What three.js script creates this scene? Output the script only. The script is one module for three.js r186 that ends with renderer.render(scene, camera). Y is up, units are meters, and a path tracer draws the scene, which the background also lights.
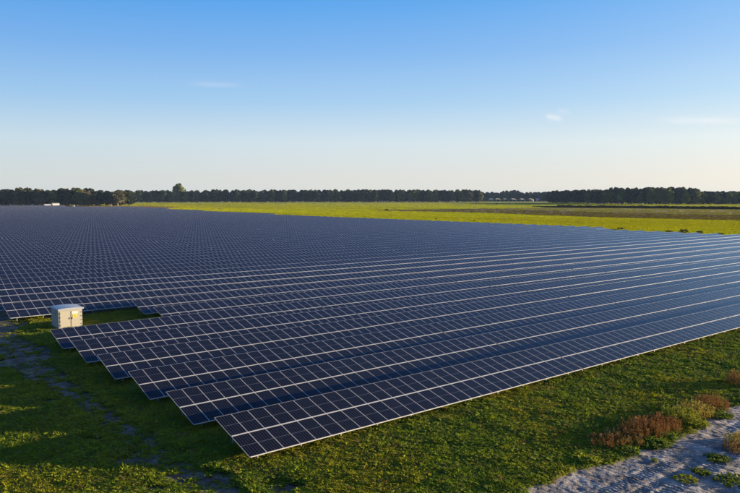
import * as THREE from 'three';
import { mergeGeometries } from 'three/addons/utils/BufferGeometryUtils.js';

// ------------------------------------------------------------------ camera
const scene = new THREE.Scene();
const camera = new THREE.PerspectiveCamera(2 * Math.atan(246.5 / 699.37) * 180 / Math.PI, 740 / 493, 0.5, 9000);
camera.position.set(0, 13.52, 0);
camera.rotation.set(-0.0715, 0, 0);
camera.updateMatrixWorld();

// ------------------------------------------------------------------ axes of the solar park: U along the rows, N across them (away)
const YAW = 0.8884, UX = Math.sin(YAW), UZ = -Math.cos(YAW), NX = -Math.cos(YAW), NZ = -Math.sin(YAW);
const toX = (u, n) => u * UX + n * NX, toZ = (u, n) => u * UZ + n * NZ;
const toU = (x, z) => x * UX + z * UZ, toN = (x, z) => x * NX + z * NZ;
const TURN = Math.atan2(-UZ, UX);

// ------------------------------------------------------------------ seeded random and noise
function rng(seed) { let s = seed >>> 0; return () => { s = (s + 0x6D2B79F5) | 0; let t = Math.imul(s ^ (s >>> 15), 1 | s); t = (t + Math.imul(t ^ (t >>> 7), 61 | t)) ^ t; return ((t ^ (t >>> 14)) >>> 0) / 4294967296; }; }
function hash2(i, j) { let h = Math.imul(i, 374761393) + Math.imul(j, 668265263) | 0; h = Math.imul(h ^ (h >>> 13), 1274126177); return ((h ^ (h >>> 16)) >>> 0) / 4294967296; }
function noise(x, y) { const i = Math.floor(x), j = Math.floor(y), a = x - i, b = y - j, u = a * a * (3 - 2 * a), v = b * b * (3 - 2 * b); const p = hash2(i, j), q = hash2(i + 1, j), r = hash2(i, j + 1), s = hash2(i + 1, j + 1); return p + (q - p) * u + (r - p) * v + (p - q - r + s) * u * v; }
function fbm(x, y, o = 3) { let s = 0, a = 0.5, t = 0; for (let k = 0; k < o; k++) { s += a * noise(x + k * 17.3, y - k * 9.1); t += a; a *= 0.5; x *= 2.03; y *= 2.03; } return s / t; }
const sstep = (a, b, x) => { const t = Math.min(1, Math.max(0, (x - a) / (b - a))); return t * t * (3 - 2 * t); };
const lin = c => { c /= 255; return c <= 0.04045 ? c / 12.92 : Math.pow((c + 0.055) / 1.055, 2.4); };

// ------------------------------------------------------------------ sun, sky, exposure
const EXPOSURE = 2.5;
const SUN_A = 8.3, SUN_B = 4.6;                 // metres of shadow towards -U and towards +N for one metre of height
const sunDir = new THREE.Vector3(SUN_A * UX - SUN_B * NX, 1, SUN_A * UZ - SUN_B * NZ).normalize();
{
  const W = 2048, Hh = 1024, data = new Float32Array(W * Hh * 4);
  const stops = [[-90, 200, 200, 192], [0, 224, 224, 217], [1.4, 224, 225, 220], [4.3, 212, 228, 236], [7.5, 169, 208, 241], [11.4, 130, 184, 240], [15.1, 94, 168, 238], [24, 58, 124, 204], [45, 36, 84, 158], [90, 26, 62, 122]]
    .map(([e, r, g, b]) => [e, lin(r), lin(g), lin(b)]);
  const wisps = [[-12.4, 8.75, 1.9, 0.13, 0.20, 0.0], [14.6, 6.15, 0.55, 0.15, 0.75, -0.24], [25.2, 5.55, 2.6, 0.18, 0.55, -0.05], [33, 5.2, 4, 0.25, 0.4, -0.05], [15.3, 6.6, 0.45, 0.12, 0.3, -0.2]];   // azimuth, elevation, half length, half height, strength, slope
  for (let j = 0; j < Hh; j++) {
    const el = (j + 0.5) / Hh * 180 - 90;
    let k = 0; while (k < stops.length - 2 && el > stops[k + 1][0]) k++;
    const t = Math.min(1, Math.max(0, (el - stops[k][0]) / (stops[k + 1][0] - stops[k][0])));
    const base = [1, 2, 3].map(c => stops[k][c] + (stops[k + 1][c] - stops[k][c]) * t);
    for (let i = 0; i < W; i++) {
      const az = ((i + 0.5) / W - 0.5) * 2 * Math.PI, ce = Math.cos(el * Math.PI / 180);
      const dx = Math.cos(az) * ce, dz = Math.sin(az) * ce, dy = Math.sin(el * Math.PI / 180);
      const mu = dx * sunDir.x + dy * sunDir.y + dz * sunDir.z;
      const ang = Math.acos(Math.min(1, Math.max(-1, mu)));
      // forward scatter: a broad brightening towards the sun's side of the sky
      const g = 1.4 * Math.exp(-Math.pow(ang / 0.75, 2)), away = 0.2 * Math.min(0.7, Math.max(0, ang - 1.43));
      let c = [base[0] * (0.975 + 0.5 * g - away) + g * 0.27, base[1] * (0.98 + 0.3 * g - 0.6 * away) + g * 0.22, base[2] * (0.985 + 0.1 * g - 0.3 * away) + g * 0.13];
      const view = Math.atan2(dx, -dz) * 180 / Math.PI;
      for (const [wa, we, hl, hh, st, sl] of wisps) {
        const a = view - wa, e = el - we - sl * a;
        if (Math.abs(a) < hl * 2.2 && Math.abs(e) < hh * 4) {
          const m = st * Math.exp(-Math.pow(a / hl, 4)) * Math.exp(-Math.pow(e / hh, 2)) * (0.55 + 0.9 * fbm(a * 3.1 + wa, e * 14, 3));
          c = c.map((v, q) => v + ([0.93, 0.94, 0.95][q] - v) * Math.min(1, m));
        }
      }
      const o = (j * W + i) * 4;
      data[o] = c[0] / EXPOSURE; data[o + 1] = c[1] / EXPOSURE; data[o + 2] = c[2] / EXPOSURE; data[o + 3] = 1;
    }
  }
  const sky = new THREE.DataTexture(data, W, Hh, THREE.RGBAFormat, THREE.FloatType);
  sky.mapping = THREE.EquirectangularReflectionMapping; sky.magFilter = THREE.LinearFilter; sky.minFilter = THREE.LinearFilter; sky.needsUpdate = true;
  scene.background = sky; scene.environment = sky;
}
scene.fog = new THREE.FogExp2(new THREE.Color().setRGB(0.42, 0.60, 0.92), 0.000042);
const sun = new THREE.DirectionalLight(new THREE.Color(1, 0.80, 0.52), 5);
sun.position.copy(sunDir).multiplyScalar(400).add(new THREE.Vector3(0, 0, -100));
sun.target.position.set(0, 0, -100);
sun.castShadow = true; sun.shadow.mapSize.set(4096, 4096);
Object.assign(sun.shadow.camera, { left: -300, right: 300, top: 200, bottom: -200, near: 1, far: 1200 });
sun.name = 'sun'; scene.add(sun, sun.target);

const renderer = new THREE.WebGLRenderer({ antialias: true });
renderer.toneMapping = THREE.LinearToneMapping;
renderer.toneMappingExposure = EXPOSURE;
renderer.shadowMap.enabled = true;

// ------------------------------------------------------------------ helpers
const used = new Map();
function numbered(name) { const k = used.get(name) || 0; used.set(name, k + 1); return k ? name + '_' + String(k).padStart(3, '0') : name; }
const shade = o => { o.traverse(m => { if (m.isMesh) { m.castShadow = true; m.receiveShadow = true; } }); return o; };
function mesh(name, geo, mat, parent) { const m = new THREE.Mesh(geo, mat); m.name = name; if (parent) parent.add(m); m.castShadow = m.receiveShadow = true; return m; }
function tag(o, label, category, group) { o.userData.label = label; o.userData.category = category; if (group) o.userData.group = group; return o; }
function thing(name, label, category, group) { const g = new THREE.Group(); g.name = numbered(name); scene.add(g); return tag(g, label, category, group); }
function structure(name, geo, mat, label) { const m = mesh(name, geo, mat, scene); m.userData.kind = 'structure'; if (label) m.userData.label = label; return m; }
function box(w, h, d, x = 0, y = 0, z = 0) { return new THREE.BoxGeometry(w, h, d).translate(x, y, z); }
function geoFrom(pos, col, uv) {
  const g = new THREE.BufferGeometry();
  g.setAttribute('position', new THREE.Float32BufferAttribute(pos, 3));
  if (col) g.setAttribute('color', new THREE.Float32BufferAttribute(col, 3));
  if (uv) g.setAttribute('uv', new THREE.Float32BufferAttribute(uv, 2));
  g.computeVertexNormals(); return g;
}
const rgb = (r, g, b) => new THREE.Color().setRGB(r, g, b);
const std = (r, g, b, rough = 0.9, more = {}) => new THREE.MeshStandardMaterial({ color: rgb(r, g, b), roughness: rough, side: THREE.DoubleSide, ...more });
const leafMat = (r, g, b, t = 0.4, more = {}) => new THREE.MeshPhysicalMaterial({ color: rgb(r, g, b), roughness: 0.9, transmission: t, thickness: 0, side: THREE.DoubleSide, specularIntensity: 0.25, ...more });
function project(x, y, z) { const v = new THREE.Vector3(x, y, z).applyMatrix4(camera.matrixWorldInverse); return v.z > -1 ? null : [370 - 699.37 * v.x / v.z, 246.5 + 699.37 * v.y / v.z, -v.z]; }
function pointIn(poly, x, z) { let c = false; for (let i = 0, j = poly.length - 1; i < poly.length; j = i++) { const [xi, zi] = poly[i], [xj, zj] = poly[j]; if ((zi > z) !== (zj > z) && x < (xj - xi) * (z - zi) / (zj - zi) + xi) c = !c; } return c; }
function ordinal(k) {
  const a = ['first', 'second', 'third', 'fourth', 'fifth', 'sixth', 'seventh', 'eighth', 'ninth', 'tenth', 'eleventh', 'twelfth', 'thirteenth', 'fourteenth', 'fifteenth', 'sixteenth', 'seventeenth', 'eighteenth', 'nineteenth'];
  if (k < 20) return a[k - 1];
  const t = ['twent', 'thirt', 'fort', 'fift', 'sixt', 'sevent', 'eight', 'ninet'][Math.floor(k / 10) - 2];
  return k % 10 ? t + 'y-' + a[k % 10 - 1] : t + 'ieth';
}

// ------------------------------------------------------------------ layout of the park
const ROW0_U = 16.765, ROW0_N = 30.127, PITCH = 6.418, TILT = 0.2676, COL = 1.01, LEN = 2.0, LOW = 0.58, GAP = 0.12, COLS = 28;
const TABLE = COLS * COL + GAP;

// ------------------------------------------------------------------ ground
const PATH_N0 = 12.4, PATH_N1 = 19.7;
const track = [[-75, -112], [-50, -86], [-36, -68], [-31, -60.5], [-25, -52.5], [-18.3, -44.9], [-14.2, -40], [-11.6, -36.6], [-8.8, -33.3], [-5, -28.5], [2, -20]];
function segDist(x, z, line) { let best = 1e9, bi = 0; for (let i = 0; i < line.length - 1; i++) { const [ax, az] = line[i], [bx, bz] = line[i + 1], dx = bx - ax, dz = bz - az; const t = Math.min(1, Math.max(0, ((x - ax) * dx + (z - az) * dz) / (dx * dx + dz * dz))); const d = Math.hypot(x - ax - t * dx, z - az - t * dz); if (d < best) { best = d; bi = i + t; } } return [best, bi]; }
const sandSpots = [[-8.2, -33.0, 1.6], [-6.9, -31.2, 1.6], [-9.8, -34.6, 1.2], [-21.1, -45.5, 0.9], [-15.3, -38.1, 1.1], [-11.8, -34.9, 1.3], [-10, -31.5, 1.0], [-4.2, -31.7, 1.3], [-26, -54, 1.6], [-33, -58, 2.6], [-38, -70, 3.0], [-30.5, -56, 2.2], [3.6, -33.2, .5]];
function sand(x, z) {                              // 0 grass, 1 bare sandy soil
  if (x > 30 || x < -90 || z > -18 || z < -120) return 0;
  const nz = fbm(x * 0.55, z * 0.55, 4), nf = fbm(x * 1.7 + 40, z * 1.7, 3);
  const [d, i] = segDist(x, z, track);
  const half = i < 3.6 ? 2.4 : i < 4.2 ? 1.2 : i < 7 ? 0.8 : 1.1;
  let m = sstep(half + 0.5, half - 0.35, d + (nz - 0.5) * (i < 3.6 ? 5.0 : 1.5)) * (0.5 + 0.5 * sstep(0.30, 0.55, nf));
  const [d2] = segDist(x + 2.0, z + 1.2, track);
  if (i > 5.2) m = Math.max(m, sstep(0.6, 0.1, d2 + (nz - 0.5) * 1.6) * sstep(0.5, 0.62, nf));
  for (const [sx, sz, r] of sandSpots) { const q = Math.hypot(x - sx, (z - sz) * 1.5) / r; if (q < 1.6) m = Math.max(m, sstep(1.15, 0.6, q + (nz - 0.5) * 1.4)); }
  return Math.min(1, m);
}
function pathAmount(u, n) { return Math.min(sstep(PATH_N1 + 0.1, PATH_N1 - 0.6, n + (fbm(u * 0.5, n * 0.5 + 30, 3) - 0.5) * 2.4), sstep(PATH_N0, PATH_N0 + 0.7, n)); }
function groundY(x, z) {
  if (z > 40 || z < -260 || x > 200 || x < -220) return 0;
  const u = toU(x, z), n = toN(x, z);
  const fade = sstep(200, 120, Math.max(Math.abs(x), -z));
  let y = ((fbm(x * 0.16, z * 0.16, 2) - 0.5) * 0.10 + (fbm(x * 0.9 + 5, z * 0.9, 3) - 0.5) * 0.07) * fade;
  const s = sand(x, z); if (s > 0) y -= s * 0.05;
  const e = u > 3 && u < 97 && n > PATH_N0 - 1 && n < PATH_N1 + 2 ? sstep(0.45, 1.0, pathAmount(u, n)) : 0;
  return y * (1 - 0.6 * e) - 0.22 * e;
}
function axis(fine0, fine1, step, far0, far1) { const a = []; for (let v = fine0; v <= fine1 + 1e-6; v += step) a.push(v); let s = step; while (a[a.length - 1] < far1) { s *= 1.22; a.push(a[a.length - 1] + s); } s = step; while (a[0] > far0) { s *= 1.22; a.unshift(a[0] - s); } return a; }
function gridGeo(xs, zs, f, colorAt, uvScale = 1) {
  const nx = xs.length, nz = zs.length, pos = new Float32Array(nx * nz * 3), col = new Float32Array(nx * nz * 3), uv = new Float32Array(nx * nz * 2), idx = [];
  for (let j = 0; j < nz; j++) for (let i = 0; i < nx; i++) {
    const k = j * nx + i, [x, y, z] = f(xs[i], zs[j]), c = colorAt(xs[i], zs[j]);
    pos.set([x, y, z], k * 3); col.set(c, k * 3); uv.set([x * uvScale, z * uvScale], k * 2);
  }
  for (let j = 0; j < nz - 1; j++) for (let i = 0; i < nx - 1; i++) { const a = j * nx + i; idx.push(a, a + nx, a + 1, a + 1, a + nx, a + nx + 1); }
  const g = new THREE.BufferGeometry();
  g.setAttribute('position', new THREE.BufferAttribute(pos, 3)); g.setAttribute('color', new THREE.BufferAttribute(col, 3)); g.setAttribute('uv', new THREE.BufferAttribute(uv, 2));
  g.setIndex(idx); g.computeVertexNormals(); return g;
}
function grainTexture(size, lo, hi, cells, seed, octaves = 5) {          // tileable grain, grey
  const d = new Uint8Array(size * size * 4), r = rng(seed), layers = [];
  for (let o = 0, c = cells; o < octaves; o++, c *= 2) { const a = new Float32Array(c * c); for (let i = 0; i < c * c; i++) a[i] = r(); layers.push([c, a]); }
  for (let y = 0; y < size; y++) for (let x = 0; x < size; x++) {
    let s = 0, w = 0, amp = 1;
    for (const [c, a] of layers) { const fx = x / size * c, fy = y / size * c, i = Math.floor(fx), j = Math.floor(fy), p = fx - i, q = fy - j, g = (m, n) => a[((n + c) % c) * c + (m + c) % c]; const u = p * p * (3 - 2 * p), v = q * q * (3 - 2 * q); s += amp * ((g(i, j) * (1 - u) + g(i + 1, j) * u) * (1 - v) + (g(i, j + 1) * (1 - u) + g(i + 1, j + 1) * u) * v); w += amp; amp *= 0.72; }
    const v = lo + (hi - lo) * Math.min(1, Math.max(0, (s / w - 0.25) * 2)), k = (y * size + x) * 4;
    d[k] = d[k + 1] = d[k + 2] = v * 255; d[k + 3] = 255;
  }
  const t = new THREE.DataTexture(d, size, size); t.wrapS = t.wrapT = THREE.RepeatWrapping; t.magFilter = THREE.LinearFilter; t.minFilter = THREE.LinearMipmapLinearFilter; t.generateMipmaps = true; t.needsUpdate = true; return t;
}
const grain = grainTexture(512, 0.55, 1.0, 6, 11); grain.colorSpace = THREE.SRGBColorSpace;
const grainBump = grainTexture(512, 0, 1, 8, 23);
const groundMat = new THREE.MeshStandardMaterial({ vertexColors: true, roughness: 0.97, map: grain, bumpMap: grainBump, bumpScale: 0.05, side: THREE.DoubleSide });
groundMat.map.repeat.set(0.25, 0.25); grainBump.repeat.set(0.25, 0.25);
{
  const xs = axis(-50, 50, 0.25, -4000, 4000), zs = axis(-92, -24, 0.25, -5000, 1500);
  const g = gridGeo(xs, zs, (x, z) => [x, groundY(x, z), z], (x, z) => {
    const s = sand(x, z), t = fbm(x * 0.3, z * 0.3, 3), d = fbm(x * 2.1, z * 2.1, 2);
    const gr = [0.045 + 0.025 * t, 0.050 + 0.02 * t, 0.016], sd = [0.21 + 0.17 * d, 0.165 + 0.13 * d, 0.115 + 0.085 * d];
    return gr.map((v, k) => v + (sd[k] - v) * s);
  });
  structure('ground', g, groundMat, 'dark grassy ground around and under the solar tables');
}
// sandy vehicle track in the lower right corner, with ruts and tread marks pressed into it
{
  const us = axis(19, 54, 0.065, 4, 96), ns = []; for (let v = PATH_N0; v <= PATH_N1 + 0.4; v += 0.065) ns.push(v);
  const ruts = [[17.55, 0.34], [15.75, 0.34], [16.55, 0.26], [14.3, 0.3]];
  const f = (u, n) => {
    const wob = (fbm(u * 0.13, 3.3, 2) - 0.5) * 1.2;
    let y = 0.03 + (fbm(u * 0.5, n * 0.9, 3) - 0.5) * 0.09 + (fbm(u * 1.9, n * 2.4, 3) - 0.5) * 0.055 + (fbm(u * 5.0, n * 5.0, 3) - 0.5) * 0.05;
    ruts.forEach(([c, w], k) => {
      const d = (n - c - wob) / w, m = Math.exp(-d * d * d * d);
      const tread = Math.max(0, Math.sin((u * 1.0 + Math.abs(d) * 0.10) * 2 * Math.PI / (k % 2 ? 0.30 : 0.24) + k));
      const on = sstep(0.3, 0.55, noise(u * 0.2 + k * 9, k * 4.1));
      y += m * (-0.03 + 0.045 * tread * on) + 0.008 * (0.3 + on) * Math.exp(-Math.pow((Math.abs(d) - 1.35) * 2.6, 2));
    });
    const e = pathAmount(u, n);
    y -= sstep(0.42, 0.0, e) * 0.35;
    return [toX(u, n), y - 0.035, toZ(u, n)];
  };
  const g = gridGeo(us, ns, f, (u, n) => { const a = fbm(u * 0.7, n * 1.2, 3), b = fbm(u * 5, n * 5, 2); return [0.36 + 0.16 * a + 0.14 * b, 0.315 + 0.145 * a + 0.125 * b, 0.27 + 0.125 * a + 0.105 * b]; });
  g.setIndex(Array.from(g.index.array).reverse()); g.computeVertexNormals();
  structure('dirt_path', g, new THREE.MeshStandardMaterial({ vertexColors: true, roughness: 0.95, map: grain, bumpMap: grainBump, bumpScale: 0.03, side: THREE.DoubleSide }), 'pale sandy vehicle track with tyre ruts');
}

// ------------------------------------------------------------------ fields beyond the park
function sheet(poly, y) { const s = new THREE.Shape(poly.map(([x, z]) => new THREE.Vector2(x, -z))); const g = new THREE.ShapeGeometry(s); g.rotateX(-Math.PI / 2); g.translate(0, y, 0); const p = g.attributes.position, uv = []; for (let i = 0; i < p.count; i++) uv.push(p.getX(i) * 0.02, p.getZ(i) * 0.02); g.setAttribute('uv', new THREE.Float32BufferAttribute(uv, 2)); return g; }
const fieldPoly = [[136, -200], [126, -226], [87, -292], [18, -390], [-46, -464], [-147, -606], [-286, -815], [-345, -905], [-440, -992], [-720, -1400], [-720, -1700], [900, -1900], [1300, -900], [520, -200]];
const brownPoly = [[-5, -665], [27, -633], [89, -568], [145, -442], [188, -399], [203, -385], [262, -330], [420, -330], [300, -448], [264, -500], [246, -522], [196, -597], [182, -637], [121, -771], [30, -702]];
const olivePoly = [[121, -775], [184, -637], [198, -598], [248, -523], [266, -501], [305, -448], [520, -330], [640, -560], [432, -702], [382, -724], [324, -783], [227, -838]];
const ochrePoly = [[-286, -818], [-345, -907], [-445, -994], [-345, -1000], [-300, -960], [-240, -880], [-225, -800]];
const streak = (x, z) => 0.82 + 0.36 * noise(toU(x, z) * 0.045, toN(x, z) * 0.004) - 0.12 + 0.24 * noise(toU(x, z) * 0.16 + 7, toN(x, z) * 0.01);
structure('field', sheet(fieldPoly, 0.06), std(0.46, 0.46, 0.004, 0.95, { map: grain, bumpMap: grainBump, bumpScale: 0.4 }), 'bright yellow-green field behind the solar park');
structure('stubble_field', sheet(brownPoly, 0.12), std(0.16, 0.115, 0.03, 0.95, { map: grain, bumpMap: grainBump, bumpScale: 0.5 }), 'brown strip of stubble between the bright fields');
structure('olive_field', sheet(olivePoly, 0.16), std(0.26, 0.22, 0.03, 0.95, { map: grain, bumpMap: grainBump, bumpScale: 0.4 }), 'olive yellow field strip below the dark hedge');
structure('dry_verge', sheet(ochrePoly, 0.20), std(0.34, 0.22, 0.06, 0.95, { map: grain, bumpMap: grainBump, bumpScale: 0.4 }), 'ochre dry verge in front of the left wood');

// leaf blades: a bent strip of four triangles
function leaf(P, x, y, z, az, len, wid, rise, droop, C, c) {
  const dx = Math.cos(az), dz = Math.sin(az), px = -dz, pz = dx;
  const m = [x + dx * len * 0.5, y + rise, z + dz * len * 0.5], t = [x + dx * len, y + rise * (1.6 - droop), z + dz * len], w = wid / 2, b = wid * 0.22;
  const A = [x - px * b, y, z - pz * b], B = [x + px * b, y, z + pz * b], M1 = [m[0] - px * w, m[1], m[2] - pz * w], M2 = [m[0] + px * w, m[1] + wid * 0.12, m[2] + pz * w];
  P.push(...A, ...B, ...M2, ...A, ...M2, ...M1, ...M1, ...M2, ...t);
  if (C) for (let k = 0; k < 9; k++) C.push(...c);
}
function instanced(name, geo, mat, list, parent) {       // list of [x, y, z, turn, scaleXZ, scaleY, color]
  const im = new THREE.InstancedMesh(geo, mat, list.length), M = new THREE.Matrix4(), Q = new THREE.Quaternion(), Y = new THREE.Vector3(0, 1, 0), Pp = new THREE.Vector3(), S = new THREE.Vector3();
  list.forEach(([x, y, z, t, s, h, c], i) => { M.compose(Pp.set(x, y, z), Q.setFromAxisAngle(Y, t), S.set(s, h, s)); im.setMatrixAt(i, M); if (c) im.setColorAt(i, c); });
  im.name = name; im.castShadow = im.receiveShadow = true; (parent || scene).add(im); return im;
}
{
  const r = rng(501), P = [];
  for (let k = 0; k < 30; k++) { const a = r() * 6.283, q = Math.sqrt(r()) * 0.75; leaf(P, Math.cos(a) * q, 0, Math.sin(a) * q, r() * 6.283, 0.18 + r() * 0.25, 0.10 + r() * 0.14, 0.16 + r() * 0.26, 0.3 + r() * 0.7); }
  const cropGeo = geoFrom(P), list = [], sub = [];
  const put = (poly, x0, x1, z0, z1, count, color, out, hs) => {
    for (let k = 0; k < count; k++) {
      const d = 1 / (1 / -z0 + (1 / -z1 - 1 / -z0) * r()), span = d * 0.72, x = (r() * 2 - 1) * span, z = -d; // density falls off with distance from the park's edge
      if (x < x0 || x > x1 || !pointIn(poly, x, z)) continue;
      const s = 0.9 + r() * 0.6 + d * 0.0012, c = color(x, z);
      out.push([x, 0.04, z, r() * 6.28, s, hs * (0.7 + r() * 0.6), c]);
    }
  };
  const col = (a, b, g, v) => (x, z) => { const q = streak(x, z) * (1 - v / 2 + v * r()); return rgb(a * q, b * q * (0.94 + 0.1 * noise(x * 0.01, z * 0.01)), g * q); };
  const inStrip = (x, z) => pointIn(brownPoly, x, z) || pointIn(olivePoly, x, z) || pointIn(ochrePoly, x, z);
  put(fieldPoly, -9999, 9999, -205, -1600, 130000, col(0.58, 0.585, 0.0, 0.3), list, 1.0);
  const main = list.filter(e => !inStrip(e[0], e[2])), other = [];
  put(brownPoly, -9999, 9999, -320, -780, 30000, (x, z) => { const q = 0.5 + r() * 0.9; return r() < 0.3 ? rgb(0.25 * q, 0.24 * q, 0.010 * q) : rgb(0.23 * q, 0.165 * q, 0.018 * q); }, other, 0.8);
  put(olivePoly, -9999, 9999, -320, -860, 30000, col(0.38, 0.35, 0.006, 0.4), other, 0.9);
  put(ochrePoly, -9999, 9999, -790, -1000, 9000, col(0.44, 0.30, 0.05, 0.5), other, 0.8);
  const g = new THREE.Group(); g.name = 'field_crop'; g.userData = { kind: 'stuff', label: 'low leafy crop covering the fields behind the park', category: 'crop' }; scene.add(g);
  const m = leafMat(1, 1, 1, 0.4, { specularIntensity: 0.05 });
  instanced('leaf_cover', cropGeo, m, main, g); instanced('leaf_cover', cropGeo, m, other, g);
}

// ------------------------------------------------------------------ solar tables
function cellTexture(tone) {
  const W = 252, Hh = 504, c = document.createElement('canvas'); c.width = W; c.height = Hh; const x = c.getContext('2d'), r = rng(77 + tone * 10);
  x.fillStyle = 'rgb(74,73,74)'; x.fillRect(0, 0, W, Hh);
  const cw = W / 6, ch = (Hh - 12) / 20;
  for (let half = 0; half < 2; half++) for (let j = 0; j < 10; j++) for (let i = 0; i < 6; i++) {
    const k = r() * 5 - 2.5, y0 = 2 + half * (Hh / 2 + 3) + j * ch;
    x.fillStyle = `rgb(${15 + k + tone},${16 + k + tone},${20 + k + tone})`; x.fillRect(i * cw + 2, y0 + 0.5, cw - 4, ch - 1);
    x.fillStyle = `rgb(${36 + k},${36 + k},${38 + k})`; for (let b = 1; b <= 4; b++) x.fillRect(i * cw + b * cw / 5, y0, 0.6, ch);
  }
  x.fillStyle = 'rgb(92,94,104)'; x.fillRect(0, Hh / 2 - 4, W, 7);
  const t = new THREE.CanvasTexture(c); t.colorSpace = THREE.SRGBColorSpace; t.wrapS = t.wrapT = THREE.RepeatWrapping; t.anisotropy = 8; return t;
}
const cellMats = [0, 2, -2].map((tone, k) => new THREE.MeshPhysicalMaterial({ map: cellTexture(tone), roughness: 0.13 + k * 0.02, ior: 1.42, specularIntensity: 0.62, side: THREE.DoubleSide }));
const alu = new THREE.MeshStandardMaterial({ color: rgb(0.40, 0.39, 0.38), roughness: 0.45, metalness: 0.2, side: THREE.DoubleSide });
const steel = new THREE.MeshStandardMaterial({ color: rgb(0.26, 0.26, 0.26), roughness: 0.5, metalness: 0.35, side: THREE.DoubleSide });
const railMat = new THREE.MeshStandardMaterial({ color: rgb(0.58, 0.57, 0.55), roughness: 0.5, metalness: 0.1, side: THREE.DoubleSide });
const MW = COL - 0.014, ML = LEN - 0.03, LIP = 0.025;
const glassGeo = (() => { const g = new THREE.BoxGeometry(MW - 0.02, 0.008, ML - 0.02); g.translate(0, -0.006, 0); return g; })();
const frameGeo = mergeGeometries([box(MW, 0.036, LIP, 0, -0.018, ML / 2 - LIP / 2), box(MW, 0.036, LIP, 0, -0.018, -ML / 2 + LIP / 2), box(LIP, 0.036, ML - 2 * LIP, MW / 2 - LIP / 2, -0.018, 0), box(LIP, 0.036, ML - 2 * LIP, -MW / 2 + LIP / 2, -0.018, 0)]);
const ct = Math.cos(TILT), st = Math.sin(TILT);
const onSlope = (x, s, up) => [x, LOW + s * st + up * ct, -s * ct + up * st];     // s metres up the slope, `up` above the panel plane
const railZ = [0.32, 1.62, 2.45, 3.68];
function slopedBox(w, h, d, x, s, up) { const g = new THREE.BoxGeometry(w, h, d); g.rotateX(TILT); return g.translate(...onSlope(x, s, up)); }
function postSpots(cols) { const n = Math.max(2, Math.round(cols * COL / 2.6)), a = []; for (let k = 0; k < n; k++) a.push(0.8 + (cols * COL - 1.7) * k / (n - 1)); return a; }
function nearTable(cols, seed) {
  const g = new THREE.Group(), r = rng(seed), w = cols * COL;
  for (let v = 0; v < 2; v++) for (let k = 0; k < cols; k++) {
    const m = mesh('solar_panel', glassGeo, cellMats[Math.floor(r() * 3)], g); m.position.set(...onSlope((k + 0.5) * COL, v * LEN + LEN / 2, 0)); m.rotation.x = TILT;
    mesh('frame', frameGeo, alu, m);
  }
  const rail = new THREE.BoxGeometry(w - 0.1, 0.06, 0.05), raf = new THREE.BoxGeometry(0.06, 0.09, 3.7);
  for (const s of railZ) { const m = mesh('rail', rail, steel, g); m.position.set(...onSlope(w / 2, s, -0.067)); m.rotation.x = TILT; }
  const cover = mesh('cover_strip', new THREE.BoxGeometry(w - 0.06, 0.008, 0.09), railMat, g); cover.position.set(...onSlope(w / 2, LEN, 0.0055)); cover.rotation.x = TILT;
  const trim = mesh('edge_trim', new THREE.BoxGeometry(w - 0.1, 0.05, 0.012), railMat, g); trim.position.set(...onSlope(w / 2, 0.006, -0.022)); trim.rotation.x = TILT;
  for (const x of postSpots(cols)) {
    const m = mesh('rafter', raf, steel, g); m.position.set(...onSlope(x, 2.0, -0.143)); m.rotation.x = TILT;
    for (const s of [0.6, 3.3]) { const top = onSlope(x, s, -0.188), h = top[1] + 0.35; const p = mesh('post', new THREE.BoxGeometry(0.07, h, 0.07), steel, g); p.position.set(x, top[1] - h / 2 + 0.012, top[2]); }
  }
  return g;
}
// far tables: one mesh each, panels, frame bars and posts still real geometry
function farTableGeo(cols) {
  const w = cols * COL, A = [], B = [], C = [], D = [];
  for (let v = 0; v < 2; v++) { const g = new THREE.PlaneGeometry(w, LEN - 0.02); g.rotateX(-Math.PI / 2); g.rotateX(TILT); g.translate(...onSlope(w / 2, v * LEN + LEN / 2, -0.004)); const uv = g.attributes.uv; for (let i = 0; i < uv.count; i++) uv.setX(i, uv.getX(i) * cols); A.push(g); }
  B.push(slopedBox(w, 0.036, 0.028, w / 2, 2 * LEN - 0.014, -0.016)); D.push(slopedBox(w - 0.1, 0.02, 0.105, w / 2, LEN, 0.002), slopedBox(w, 0.05, 0.03, w / 2, 0.014, -0.02));
  for (let k = 0; k <= cols; k++) for (let v = 0; v < 2; v++) { const g = new THREE.PlaneGeometry(k % cols ? 0.046 : 0.028, LEN - 0.08); g.rotateX(-Math.PI / 2); g.rotateX(TILT); g.translate(...onSlope(Math.min(w - 0.0175, Math.max(0.0175, k * COL)), v * LEN + LEN / 2, 0.001)); B.push(g); }
  for (const x of postSpots(cols)) for (const s of [0.6, 3.3]) { const top = onSlope(x, s, -0.04); C.push(box(0.07, top[1] + 0.3, 0.07, x, (top[1] - 0.3) / 2, top[2])); }
  const groups = [A, B, C, D].map(l => mergeGeometries(l.map(g => g.index ? g.toNonIndexed() : g)));
  return mergeGeometries(groups, true);
}
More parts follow.
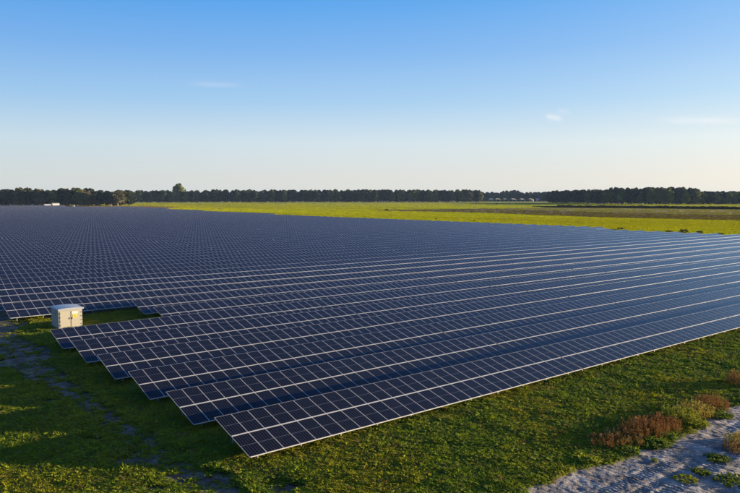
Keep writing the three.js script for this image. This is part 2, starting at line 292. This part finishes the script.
{
  const tables = [];
  for (let row = 0; row < 150; row++) {
    const n = ROW0_N + row * PITCH, start = row === 6 || row === 7 ? 12 : 0;
    const right = n < 150 ? 7.5 : n < 420 ? 8 : n < 560 ? 8.5 : n < 700 ? 9 : 10;
    let idx = 0;
    for (let t = 0; t < right; t++) {
      const first = t === 0 ? start : 0, cols = t + 0.5 === right ? 14 : COLS - first, u = ROW0_U + t * TABLE + first * COL;
      const x = toX(u, n), z = toZ(u, n), x2 = toX(u + cols * COL, n), z2 = toZ(u + cols * COL, n);
      idx++;
      if (n > 835 && toX(u, n) > -0.527 * -toZ(u, n) + 55) continue;      // the farthest block only shows at the left
      const a = project(x, LOW, z), b = project(x2, LOW + 1, z2); if (!a || !b) continue;
      if (Math.max(a[0], b[0]) < -130 || Math.min(a[0], b[0]) > 870) continue;
      tables.push({ row, t: idx, cols, x, z, u, n, d: Math.hypot((x + x2) / 2, (z + z2) / 2) });
    }
  }
  tables.sort((p, q) => p.d - q.d);
  const single = tables.slice(0, 300), rest = tables.slice(300), protos = {}, geos = {}, jr = rng(909);
  console.log('tables', tables.length, 'nearest/farthest single', single[0].d.toFixed(0), single[single.length - 1].d.toFixed(0));
  const farMats = [cellMats[0], alu, steel, railMat];
  let near = 0;
  for (const q of single) {
    const short = q.cols === COLS ? 'long' : q.cols === 14 ? 'half-length' : 'shortened';
    const where = q.row === 0 ? 'frontmost row beside the grass' : `${ordinal(q.row + 1)} row from the front`;
    const label = `${short} solar panel table, ${ordinal(q.t)} from the left end of the ${where}`;
    let o;
    if (q.d < 100) {
      near++;
      o = (protos[q.cols] ||= nearTable(q.cols, 300 + q.cols)).clone();
      o.children.forEach(m => { if (m.name === 'solar_panel') { m.rotation.x += (jr() - 0.5) * 0.004; m.rotation.z += (jr() - 0.5) * 0.004; m.material = cellMats[Math.floor(jr() * 3)]; } });
    } else o = new THREE.Mesh(geos[q.cols] ||= farTableGeo(q.cols), farMats);
    o.name = numbered('solar_table'); o.position.set(q.x, 0, q.z); o.rotation.y = TURN; scene.add(shade(o));
    o.rotation.z = 0;
    tag(o, label, 'solar table', 'solar tables in long rows');
  }
  console.log('near tables', near);
  const g = new THREE.Group(); g.name = 'far_solar_tables'; g.userData = { kind: 'stuff', label: 'dense mass of far solar tables filling the park to its far edge', category: 'solar tables' }; scene.add(g);
  for (const cols of [28, 14]) { const l = rest.filter(q => q.cols === cols).map(q => [q.x, 0, q.z, TURN, 1, 1, null]); if (l.length) instanced('solar_tables', geos[cols] ||= farTableGeo(cols), farMats, l, g); }
}

// ------------------------------------------------------------------ transformer hut
{
  const hut = thing('transformer_hut', 'small cream transformer hut with yellow warning sign standing among the rows', 'hut');
  const HU = 19.75, HN = 74.3, w = 2.3, d = 2.6, h = 2.0;
  hut.position.set(toX(HU, HN), 0, toZ(HU, HN)); hut.rotation.y = TURN;
  const cream = std(0.37, 0.34, 0.275, 0.7), dark = std(0.10, 0.10, 0.10, 0.6), white = std(0.55, 0.55, 0.52, 0.6), line = std(0.30, 0.28, 0.24, 0.8), roofM = std(0.40, 0.42, 0.44, 0.35, { metalness: 0.2 });
  mesh('base', box(w + 0.1, 0.6, d + 0.1, w / 2, -0.12, -d / 2), std(0.32, 0.31, 0.29, 0.95), hut);
  mesh('wall', box(w, h - 0.18, d, w / 2, 0.18 + (h - 0.18) / 2, -d / 2), cream, hut);
  // low curved roof with an overhang
  const s = new THREE.Shape(); s.moveTo(-0.1, 0); s.lineTo(w + 0.14, 0); s.lineTo(w + 0.14, 0.08); s.quadraticCurveTo(w / 2, 0.24, -0.1, 0.08); s.closePath();
  const rg = new THREE.ExtrudeGeometry(s, { depth: d + 0.26, bevelEnabled: true, bevelSize: 0.015, bevelThickness: 0.015, bevelSegments: 2, curveSegments: 10 }); rg.translate(0, h + 0.015, -d - 0.13);
  const roof = mesh('roof', rg, roofM, hut);
  mesh('gutter', box(w + 0.2, 0.05, 0.05, w / 2 + 0.02, h + 0.0, 0.17), roofM, roof);
  for (const x of [0.62, 1.72]) {
    const door = mesh('door', box(1.0, 1.62, 0.035, x, 1.04, 0.02), cream, hut);
    mesh('handle', box(0.05, 0.18, 0.05, x < 1 ? 1.04 : 1.30, 1.1, 0.06), dark, door);
    for (const y of [0.45, 0.85, 1.25, 1.65]) mesh('hinge', box(0.07, 0.1, 0.05, x < 1 ? 0.14 : 2.2, y, 0.05), dark, door);
  }
  mesh('door_gap', box(0.02, 1.6, 0.02, 1.17, 1.04, 0.012), line, hut);
  const notice = mesh('notice', box(0.62, 0.26, 0.012, 1.55, 1.66, 0.046), white, hut); notice.userData.label = 'white notice plate on the hut door';
  const sign = mesh('warning_sign', box(0.42, 0.38, 0.014, 1.56, 1.30, 0.047), std(0.62, 0.48, 0.03, 0.5), hut); sign.userData.label = 'yellow warning sign on the hut door';
  const tri = new THREE.Shape(); tri.moveTo(-0.11, -0.09); tri.lineTo(0.11, -0.09); tri.lineTo(0, 0.11); tri.closePath(); const hole = new THREE.Path(); hole.moveTo(-0.075, -0.07); hole.lineTo(0.075, -0.07); hole.lineTo(0, 0.075); tri.holes.push(hole);
  mesh('sign_symbol', new THREE.ShapeGeometry(tri).translate(1.56, 1.30, 0.0575), dark, sign);
  for (let k = 0; k < 7; k++) mesh('vent_slat', box(0.02, 0.035, 0.9, -0.008, 1.4 + k * 0.06, -d / 2).rotateZ(0), line, hut);
}

// ------------------------------------------------------------------ trees
function treeGeo(seed, h, spread, trunkPart, leaves, size) {       // metres; crown of leaf clumps around limbs
  const r = rng(seed), T = [], P = [], C = [];
  const trunk = new THREE.CylinderGeometry(h * 0.008, h * 0.016, h * 0.8, 6); trunk.translate(0, h * 0.4 - 0.3, 0); T.push(trunk.toNonIndexed());
  const lobes = [];
  const nl = 13;
  for (let k = 0; k < nl; k++) {
    const t = k / (nl - 1), y = h * (trunkPart + (0.95 - trunkPart) * t), prof = Math.sin(Math.PI * Math.min(0.97, 0.22 + 0.72 * t)) , a = k * 2.4 + r(), q = spread * 0.55 * prof * (0.5 + r() * 0.7);
    const L = [Math.cos(a) * q, y, Math.sin(a) * q, spread * (0.30 + 0.24 * r()) * (0.5 + 0.6 * prof)]; lobes.push(L);
    const limb = new THREE.CylinderGeometry(h * 0.003, h * 0.006, Math.hypot(q, h * 0.12), 4); limb.translate(0, Math.hypot(q, h * 0.12) / 2, 0); limb.rotateZ(-Math.atan2(q, h * 0.12)); limb.rotateY(-a); limb.translate(0, y - h * 0.12, 0); T.push(limb.toNonIndexed());
  }
  for (const [lx, ly, lz, lr] of lobes) {
    const tone = 0.75 + r() * 0.5, warm = r();
    for (let k = 0; k < leaves; k++) {
      const a = r() * 6.283, c = r() * 2 - 1, q = lr * (0.55 + 0.5 * Math.pow(r(), 0.6)), s = Math.sqrt(1 - c * c);
      const x = lx + Math.cos(a) * s * q, y = ly + c * q * 0.85, z = lz + Math.sin(a) * s * q, w = size * (0.6 + r() * 0.8), b = r() * 6.283, tilt = (r() - 0.5) * 2.2;
      const ux = Math.cos(b) * w, uz = Math.sin(b) * w, vx = -Math.sin(b) * Math.sin(tilt) * w, vy = Math.cos(tilt) * w, vz = Math.cos(b) * Math.sin(tilt) * w;
      const q1 = [x - ux, y - vy * 0.4, z - uz], q2 = [x + vx * 0.7, y - vy, z + vz * 0.7], q3 = [x + ux, y + vy * 0.3, z + uz], q4 = [x - vx, y + vy, z - vz];
      P.push(...q1, ...q2, ...q3, ...q1, ...q3, ...q4);
      const m = tone * (0.8 + r() * 0.4), cc = [m * (0.88 + 0.28 * warm), m, m]; for (let e = 0; e < 6; e++) C.push(...cc);
    }
  }
  return { trunk: mergeGeometries(T.map(g => { g.deleteAttribute('uv'); return g; })), crown: geoFrom(P, C) };
}
const bark = std(0.20, 0.16, 0.12, 0.95), barkPale = std(0.42, 0.36, 0.28, 0.9);
const crownMats = [leafMat(0.042, 0.062, 0.034, 0.25, { vertexColors: true }), leafMat(0.16, 0.165, 0.055, 0.25, { vertexColors: true }), leafMat(0.17, 0.145, 0.07, 0.25, { vertexColors: true }), leafMat(0.155, 0.19, 0.04, 0.25, { vertexColors: true })];
const kinds = []; for (let k = 0; k < 7; k++) kinds.push(treeGeo(40 + k, 25, k % 3 === 2 ? 6.2 : 7.4, k === 5 ? 0.42 : 0.16 + 0.05 * (k % 3), 62, 1.15));
function tree(name, x, z, kind, mat, h, spread, label, group, trunkMat = bark) {
  const t = thing(name, label, 'tree', group); t.position.set(x, 0, z); t.scale.set(spread, h / 25, spread); t.rotation.y = (x * 1.7 + z * 0.3) % 6.28;
  mesh('trunk', kinds[kind].trunk, trunkMat, t); mesh('crown', kinds[kind].crown, crownMats[mat], t); return t;
}
const woods = [];                                     // trees behind the first rank
{
  const r = rng(7100);
  const edge = (pts, spacing, hAt, ranks, depth, pick, label, group, pale, underRank) => {
    for (let i = 0; i < pts.length - 1; i++) {
      const [ax, az] = pts[i], [bx, bz] = pts[i + 1], L = Math.hypot(bx - ax, bz - az), n = Math.round(L / spacing);
      for (let k = 0; k < n; k++) {
        const t = (k + r() * 0.7) / n, x = ax + (bx - ax) * t, z = az + (bz - az) * t, px = 370 + 699 * x / -z;
        const h = hAt(px) * (0.78 + r() * 0.24), [kind, mat] = pick(px, r);
        tree('woodland_tree', x, z + (r() - 0.5) * 16, kind, mat, h, 1.1 + r() * 0.45, `${['dark green', 'olive green', 'brownish', 'light green'][mat]}${kind === 5 ? ' bare-trunked' : ''} ${label}`, group, pale && r() < 0.6 ? barkPale : bark);
        for (let q = 1; q <= ranks; q++) woods.push([x + (r() - 0.5) * spacing * 1.6, 0, z - q * depth - r() * depth, r() * 6.28, 1.15 + r() * 0.45, hAt(px) * (0.84 + r() * 0.2) / 25, Math.floor(r() * 5)]);
      }
    }
  };
  const R = (a, b) => a + (b - a) * r();
  edge([[-640, -1012], [-526, -1010], [-440, -1010], [-356, -1006]], 8.5, px => 23.5 + 1.5 * Math.sin(px * 0.11) - (px > 105 ? 1.5 : 0), 4, 9, (px, r) => [px < 40 && r() < 0.6 ? 5 : [0, 1, 2, 3, 4, 6][Math.floor(r() * 6)], r() < 0.3 ? 2 : r() < 0.5 ? 1 : 0], 'tree at the edge of the nearer wood on the left', 'trees of the left wood', true);
  edge([[-560, -1520], [-162, -1600], [120, -1625], [262, -1630]], 11, px => (px < 200 ? 26.0 : px < 330 ? 27.5 : px < 420 ? 28.5 : 28) , 4, 11, (px, r) => [Math.floor(r() * 5), r() < 0.2 ? 1 : px > 390 && r() < 0.5 ? 3 : r() < 0.1 ? 2 : 0], 'tree in the long wood behind the bright field', 'trees of the long middle wood');
  edge([[255, -1990], [330, -2080], [470, -2060], [560, -1950]], 12, px => 25.5 + (px > 505 && px < 522 ? 5 : 0), 3, 14, (px, r) => [Math.floor(r() * 5), 0], 'small tree far behind the gap between the woods', 'far trees in the gap');
  edge([[376, -1430], [404, -1375], [440, -1330]], 8, px => 24 + (px - 560) * 0.06, 4, 10, (px, r) => [Math.floor(r() * 5), 0], 'tree at the shaded left end of the right wood', 'shaded trees of the right wood');
  edge([[410, -1262], [488, -1190], [570, -1195], [640, -1212], [760, -1230]], 9, px => px < 618 ? 24.5 : px < 633 ? 28.5 : px < 645 ? 26 : px < 697 ? 28 : 21.5, 5, 9, (px, r) => [[0, 1, 2, 3, 4, 6][Math.floor(r() * 6)], r() < 0.4 ? 3 : r() < 0.3 ? 1 : 0], 'tree along the front of the right wood', 'trees of the right wood');
  // the single tree that rises above the long wood
  kinds.push(treeGeo(90, 25, 8.5, 0.5, 80, 1.2));
  tree('tall_tree', -434, -1588, 7, 3, 41, 1.7, 'tall round tree rising above the long wood, lit on its right', null);
  scene.children[scene.children.length - 1].userData.group = undefined; delete scene.children[scene.children.length - 1].userData.group;
  const g = new THREE.Group(); g.name = 'forest'; g.userData = { kind: 'stuff', label: 'dense mass of trees behind the wood edges', category: 'forest' }; scene.add(g);
  for (let k = 0; k < 5; k++) {
    const l = woods.filter(w => w[6] === k).map(w => w.slice(0, 6).concat(null)); const tr = kinds[k].trunk.clone(); tr.setAttribute('color', new THREE.Float32BufferAttribute(new Float32Array(tr.attributes.position.count * 3).fill(1.5), 3));
    instanced('trees', mergeGeometries([kinds[k].crown, tr]), crownMats[k === 3 ? 1 : 0], l, g);
  }
}

// ------------------------------------------------------------------ hedge, bushes and far buildings
function bushGeo(seed, w, h, d, n, size) {
  const r = rng(seed), P = [], C = [];
  for (let k = 0; k < n; k++) {
    const a = r() * 6.283, q = Math.pow(r(), 0.4), e = r(), x = Math.cos(a) * q * w / 2 * (1 - 0.45 * e * e), z = Math.sin(a) * q * d / 2 * (1 - 0.45 * e * e), y = h * e * (0.75 + 0.25 * noise(x * 1.3 + seed, z * 1.3));
    leaf(P, x, y, z, r() * 6.283, size * (0.6 + r() * 0.8), size * (0.4 + r() * 0.5), size * (r() * 0.9 - 0.1), r() * 1.4, C, [0.7 + r() * 0.6, 0.75 + r() * 0.5, 0.8].map(v => v));
  }
  return geoFrom(P, C);
}
const bushDark = leafMat(0.026, 0.032, 0.012, 0.1, { vertexColors: true });
const stemMat = std(0.12, 0.09, 0.06, 0.95);
{
  const pts = [[216, -925], [227, -840], [324, -785], [382, -726], [470, -690]], hedge = thing('hedge', 'long low dark hedge across the fields in front of the right wood', 'hedge');
  const g = bushGeo(800, 7, 3.3, 3.4, 520, 0.8), r = rng(812);
  for (let i = 0; i < pts.length - 1; i++) { const [ax, az] = pts[i], [bx, bz] = pts[i + 1], L = Math.hypot(bx - ax, bz - az), n = Math.ceil(L / 4); for (let k = 0; k < n; k++) { const m = mesh('bush', g, bushDark, hedge); m.position.set(ax + (bx - ax) * k / n, 0, az + (bz - az) * k / n); m.rotation.y = -Math.atan2(bz - az, bx - ax) + (r() - 0.5) * 0.5 + (r() < 0.5 ? Math.PI : 0); const s = i === 0 ? 0.3 + 0.35 * k / n : 0.8 + 0.25 * r(); m.scale.set(1, s, 1); } }
}
{
  const spots = [[15, -654, 4.5, 2.0, 'dark round bush alone on the thin brown line across the field'], [211, -1166, 7, 2.2, 'small dark bush far out in the yellow field'], [-239, -771, 2.4, 1.3, 'tiny dark bush at the far right corner of the park'],
    [85.5, -306.5, 2.2, 1.1, 'low bush at the park edge, leftmost of the right-hand ones'], [93.5, -294.2, 2.4, 1.1, 'low bush at the park edge, second of the right-hand ones'], [102, -280, 3.4, 1.2, 'wide low bush at the park edge, third of the right-hand ones'],
    [112.5, -259, 3.6, 1.2, 'dark bush at the left of the cluster by the park edge'], [115.5, -254, 3.8, 1.7, 'tallest dark bush in the cluster by the park edge'], [119, -249.5, 3.6, 1.5, 'dark bush at the right of the cluster by the park edge'], [123, -242.3, 2.4, 1.1, 'lone low bush at the park edge near the right border'], [41, -412, 1.8, 0.9, 'little bush at the middle of the park edge'], [58.4, -379, 2.0, 1.0, 'little bush at the park edge right of the middle']];
  const base = bushGeo(850, 1, 1, 1, 300, 0.16), base2 = bushGeo(851, 1, 1, 1, 300, 0.16), stem = new THREE.CylinderGeometry(0.02, 0.04, 0.7, 5).translate(0, 0.3, 0);
  spots.forEach(([x, z, w, h, label], k) => { const b = thing('bush', label, 'bush', k > 2 ? 'bushes along the park edge' : 'bushes out in the fields'); const near = k > 2 ? 3.6 : 0; b.position.set(x + 0.6 - UX * near, 0, z - 0.5 - UZ * near); b.scale.set(w, h, w * 0.8); b.rotation.y = k * 1.3; mesh('foliage', k % 2 ? base : base2, bushDark, b); mesh('stem', stem, stemMat, b); });
}
{
  const white = std(0.48, 0.47, 0.45, 0.6), grey = std(0.35, 0.36, 0.38, 0.6), pale = std(0.30, 0.29, 0.20, 0.8), darkGlass = std(0.04, 0.05, 0.06, 0.2);
  function shed(name, label, category, x, z, w, d, h, turn, wall, roofMat, windows) {
    const b = thing(name, label, category); b.position.set(x, 0, z); b.rotation.y = turn;
    mesh('wall', box(w, h, d, 0, h / 2, 0), wall, b);
    const s = new THREE.Shape(); s.moveTo(-d / 2 - 0.3, 0); s.lineTo(d / 2 + 0.3, 0); s.lineTo(0, d * 0.22); s.closePath(); const rg = new THREE.ExtrudeGeometry(s, { depth: w + 0.5, bevelEnabled: false }); rg.rotateY(Math.PI / 2); rg.translate(-w / 2 - 0.25, h + 0.01, 0);
    mesh('roof', rg, roofMat, b);
    for (let k = 0; k < windows; k++) mesh('window', box(1.2, 1.1, 0.06, -w / 2 + w * (k + 0.5) / windows, h * 0.55, d / 2 + 0.035), darkGlass, b);
    mesh('door', box(1.4, Math.min(2.1, h - 0.3), 0.06, w / 2 - 1.6, Math.min(2.1, h - 0.3) / 2, d / 2 + 0.04), grey, b);
  }
  shed('white_shed', 'low white shed before the left wood, left one of two', 'shed', -436, -946, 8.5, 5, 2.2, 0.75, white, white, 0);
  shed('white_shed', 'white shed before the left wood, the right and brighter one', 'shed', -420, -935, 9, 5, 3.6, 0.75, white, white, 0);
  shed('white_shed', 'tiny pale hut at the foot of the left wood', 'shed', -391, -924, 3, 2.5, 1.8, 0.3, white, grey, 0);
  [['leftmost', 352, 17], ['second', 372, 13], ['third', 394, 19], ['fourth', 416, 14], ['rightmost', 440, 16]].forEach(([w, x, len], k) => shed('farm_building', `low pale farm building far between the woods, ${w} of five in a row`, 'building', x, -1940 + k * 4, len, 12, 5.2, 0.85, pale, pale, 2));
  shed('white_house', 'small white house at the left end of the far pale building', 'house', 333, -1930, 9, 9, 6, 0.1, white, white, 2);
  shed('white_house', 'small white house to the right of the far pale building', 'house', 462, -1935, 9, 9, 6, -0.1, white, grey, 2);
  const hedge = thing('far_hedge', 'dark far hedge in front of the long pale building', 'hedge'), g = bushGeo(880, 13, 5.6, 6, 300, 1.6);
  for (let k = 0; k < 22; k++) { const m = mesh('bush', g, bushDark, hedge); m.position.set(290 + k * 10.5, 0, -1880 + k * 2); m.rotation.y = k * 2.1; m.scale.y = 0.75 + 0.35 * hash2(k, 5); }
  const mast = thing('marker_post', 'thin pale post at the foot of the long middle wood', 'post'); mast.position.set(-124, 0, -1580); mesh('pole', new THREE.CylinderGeometry(0.35, 0.4, 7, 8).translate(0, 3.5, 0), pale, mast); mesh('cap', new THREE.CylinderGeometry(0.6, 0.6, 0.5, 8).translate(0, 7.2, 0), pale, mast);
}

// ------------------------------------------------------------------ grass and weeds near the camera
{
  const r = rng(3301);
  const tuft = (n, rad, len, wid, rise) => { const P = []; for (let k = 0; k < n; k++) { const a = r() * 6.283, q = Math.sqrt(r()) * rad; leaf(P, Math.cos(a) * q, -0.02, Math.sin(a) * q, a + (r() - 0.5) * 2.4, len * (0.6 + r() * 0.8), wid * (0.6 + r() * 0.8), rise * (0.5 + r()), 0.2 + r() * 1.0); } return geoFrom(P); };
  const broad = [tuft(11, 0.13, 0.20, 0.13, 0.075), tuft(14, 0.17, 0.17, 0.11, 0.085), tuft(8, 0.09, 0.26, 0.15, 0.06)], blades = [tuft(30, 0.14, 0.12, 0.024, 0.13), tuft(26, 0.2, 0.16, 0.03, 0.10)];
  const lists = [[], [], [], [], []];
  for (let k = 0; k < 520000; k++) {
    const d = 1 / (1 / 25 + (1 / 120 - 1 / 25) * r()), z = -d, x = (r() * 2 - 1) * (d * 0.60 + 3), u = toU(x, z), n = toN(x, z);
    if (n > ROW0_N + 0.5 * 3.9 + 1.5 && u > ROW0_U + 3.5) {                 // inside the park the rows hide the ground
      const gapRows = n > ROW0_N + 5.6 * PITCH && n < ROW0_N + 8.1 * PITCH && u < ROW0_U + 16; if (!gapRows) continue;
    }
    if (n > ROW0_N + 8.5 * PITCH) continue;
    if (u > 3 && u < 97 && n > PATH_N0 - 0.2 && n < PATH_N1 + 1.2 && pathAmount(u, n) > 0.25 + 0.5 * Math.pow(r(), 2)) continue;
    const s = sand(x, z); if (s > 0.12 && r() < 0.62 + s * 0.36) continue;
    const thin = fbm(x * 0.8 + 90, z * 0.8, 3); if (r() > 0.35 + thin * 1.2) continue;
    const patch = fbm(x * 0.22 + 13, z * 0.22, 3), q = 0.7 + r() * 0.6, yel = sstep(0.42, 0.66, patch + (r() - 0.5) * 0.25), dry = r() < 0.05 + 0.10 * sstep(2.2, 0.4, Math.abs(n - ROW0_N)) ? 1 : 0;
    const c = dry ? rgb(0.22 * q, 0.15 * q, 0.03 * q) : rgb((0.19 + 0.10 * yel) * q, (0.255 + 0.035 * yel) * q, 0.006 * q);
    const clump = fbm(x * 1.6, z * 1.6 + 50, 2), sc = (0.75 + 0.75 * r()) * (0.7 + 0.8 * clump) * (s > 0.05 ? 0.62 : 1);
    const kind = r() < 0.74 ? Math.floor(r() * 3) : 3 + Math.floor(r() * 2);
    lists[kind].push([x, groundY(x, z), z, r() * 6.28, sc, sc * (0.65 + 0.5 * r()), c]);
  }
  const g = new THREE.Group(); g.name = 'grass'; g.userData = { kind: 'stuff', label: 'low weedy grass around the solar tables', category: 'grass' }; scene.add(g);
  const m = leafMat(1, 1, 1, 0.35);
  lists.forEach((l, k) => instanced('tufts', k < 3 ? broad[k] : blades[k - 3], m, l, g));
  console.log('tufts', lists.map(l => l.length).join(' '));
}
// separate weed plants by the sandy track
function weedGeo(seed, rad, h, stems, seeds, size) {
  const r = rng(seed), S = [], H = [];
  for (let k = 0; k < stems; k++) {
    const a = r() * 6.283, q = Math.sqrt(r()) * rad, x = Math.cos(a) * q, z = Math.sin(a) * q, hh = h * (0.55 + 0.5 * r()) * (1 - 0.35 * q / rad), lx = (r() - 0.5) * 0.25 * h, lz = (r() - 0.5) * 0.25 * h;
    const g = new THREE.CylinderGeometry(0.004, 0.009, hh, 3, 1, true); g.translate(0, hh / 2, 0); const sh = new THREE.Matrix4().set(1, lx / hh, 0, x, 0, 1, 0, 0, 0, lz / hh, 1, z, 0, 0, 0, 1); g.applyMatrix4(sh); S.push(g.toNonIndexed());
    for (let e = 0; e < seeds; e++) { const t = 0.35 + 0.65 * r(); leaf(H, x + lx * t, hh * t, z + lz * t, r() * 6.283, size * (0.6 + r()), size * (0.35 + 0.4 * r()), size * (r() * 1.1 - 0.2), r()); }
  }
  return [mergeGeometries(S), geoFrom(H)];
}
{
  const weed = (name, x, z, label, category, group, seed, rad, h, stems, seeds, size, headMat, stMat, headName) => { const t = thing(name, label, category, group); t.position.set(x, pathAmount(toU(x, z), toN(x, z)) > 0.4 ? -0.04 : groundY(x, z) - 0.03, z); const big = category === 'plant' ? 1.1 : 1.3, [s, hd] = weedGeo(seed, rad * big, h * big, Math.round(stems * 1.5), seeds + 2, size * 1.1); mesh('stems', s, stMat, t); mesh(headName, hd, headMat, t); return t; };
  const rust = leafMat(0.33, 0.15, 0.025, 0.3), rust2 = leafMat(0.34, 0.20, 0.04, 0.3), straw = leafMat(0.48, 0.37, 0.05, 0.3), lime = leafMat(0.33, 0.35, 0.015, 0.4), green = leafMat(0.16, 0.22, 0.012, 0.4);
  const rs = std(0.28, 0.12, 0.04, 0.9), ss = std(0.38, 0.27, 0.07, 0.9), gs = std(0.10, 0.12, 0.03, 0.9);
  const G = 'weeds along the sandy track';
  weed('dry_weed', 12.9, -37.3, 'rust brown dry weed stand, leftmost beside the sandy track', 'weed', G, 1, 0.8, 0.55, 70, 9, 0.07, rust, rs, 'seed_heads');
  weed('dry_weed', 14.1, -37.9, 'low brown dry weeds between the leftmost and the tall rust stand', 'weed', G, 2, 0.9, 0.62, 90, 9, 0.07, rust2, rs, 'seed_heads');
  weed('dry_weed', 15.5, -38.9, 'tall rust brown weed stand in the middle of the track edge', 'weed', G, 3, 1.0, 0.85, 130, 10, 0.075, rust, rs, 'seed_heads');
  weed('dry_weed', 17.0, -39.9, 'reddish brown weed stand just left of the yellow grass clump', 'weed', G, 4, 0.9, 0.85, 110, 10, 0.075, rust, rs, 'seed_heads');
  weed('grass_clump', 18.7, -41.4, 'yellow-green tall grass clump between the brown weed stands', 'grass clump', G, 5, 0.9, 0.85, 110, 9, 0.10, lime, ss, 'blades');
  weed('grass_clump', 20.1, -42.4, 'straw yellow tall grass clump at the track bend', 'grass clump', G, 6, 0.9, 0.8, 110, 9, 0.09, straw, ss, 'blades');
  weed('dry_weed', 21.9, -43.9, 'brown weed stand, rightmost of those beside the track', 'weed', G, 7, 0.85, 0.85, 100, 10, 0.075, rust, rs, 'seed_heads');
  weed('dry_weed', 26.6, -49.2, 'pale brown weed bush cut by the right border of the view', 'weed', G, 8, 0.9, 1.1, 120, 10, 0.08, rust2, rs, 'seed_heads');
  weed('dry_weed', 19.7, -36.4, 'brown weed patch growing on the far side of the track', 'weed', G, 9, 0.7, 0.45, 70, 9, 0.07, rust2, rs, 'seed_heads');
  weed('leafy_weed', 11.1, -34.6, 'bright green leafy plant alone at the left track edge', 'plant', G, 10, 0.5, 0.3, 30, 9, 0.15, lime, gs, 'leaves');
  weed('leafy_weed', 13.6, -36.1, 'green leafy plant in front of the low brown weeds', 'plant', G, 11, 0.6, 0.28, 36, 9, 0.14, green, gs, 'leaves');
  weed('leafy_weed', 15.4, -37.4, 'green leafy plant in front of the tall rust stand', 'plant', G, 12, 0.8, 0.32, 50, 9, 0.15, green, gs, 'leaves');
  weed('leafy_weed', 16.6, -38.6, 'green leafy plant in front of the reddish stand', 'plant', G, 13, 0.7, 0.32, 44, 9, 0.15, green, gs, 'leaves');
  weed('leafy_weed', 19.3, -40.6, 'green leafy plant in front of the yellow grass clump', 'plant', G, 14, 0.7, 0.32, 44, 9, 0.14, lime, gs, 'leaves');
  weed('leafy_weed', 21.5, -42.3, 'green leafy plant at the foot of the straw clump', 'plant', G, 15, 0.7, 0.26, 40, 9, 0.13, green, gs, 'leaves');
  weed('leafy_weed', 16.2, -33.4, 'small green tuft growing on the sandy track', 'plant', G, 16, 0.4, 0.14, 24, 8, 0.10, green, gs, 'leaves');
  weed('leafy_weed', 17.3, -32.4, 'green patch on the sandy track near the lower right corner', 'plant', G, 17, 0.8, 0.16, 50, 8, 0.10, green, gs, 'leaves');
  weed('leafy_weed', 17.9, -35.2, 'flat green weed island in the middle of the sandy track', 'plant', G, 19, 0.55, 0.15, 40, 8, 0.10, green, gs, 'leaves');
  weed('leafy_weed', 15.1, -32.6, 'yellowish low weed patch on the track by the lower border', 'plant', G, 20, 0.5, 0.13, 34, 8, 0.09, lime, gs, 'leaves');
  weed('grass_clump', 20.6, -37.6, 'dry grass clump at the right border beyond the track', 'grass clump', G, 21, 0.8, 0.45, 80, 8, 0.09, straw, ss, 'blades');
  weed('leafy_weed', 14.6, -34.9, 'tiny green tuft between the wheel ruts', 'plant', G, 18, 0.16, 0.1, 8, 7, 0.08, green, gs, 'leaves');
}
scene.traverse(o => { if (o.isGroup && o.userData.group === undefined) delete o.userData.group; });
renderer.render(scene, camera);
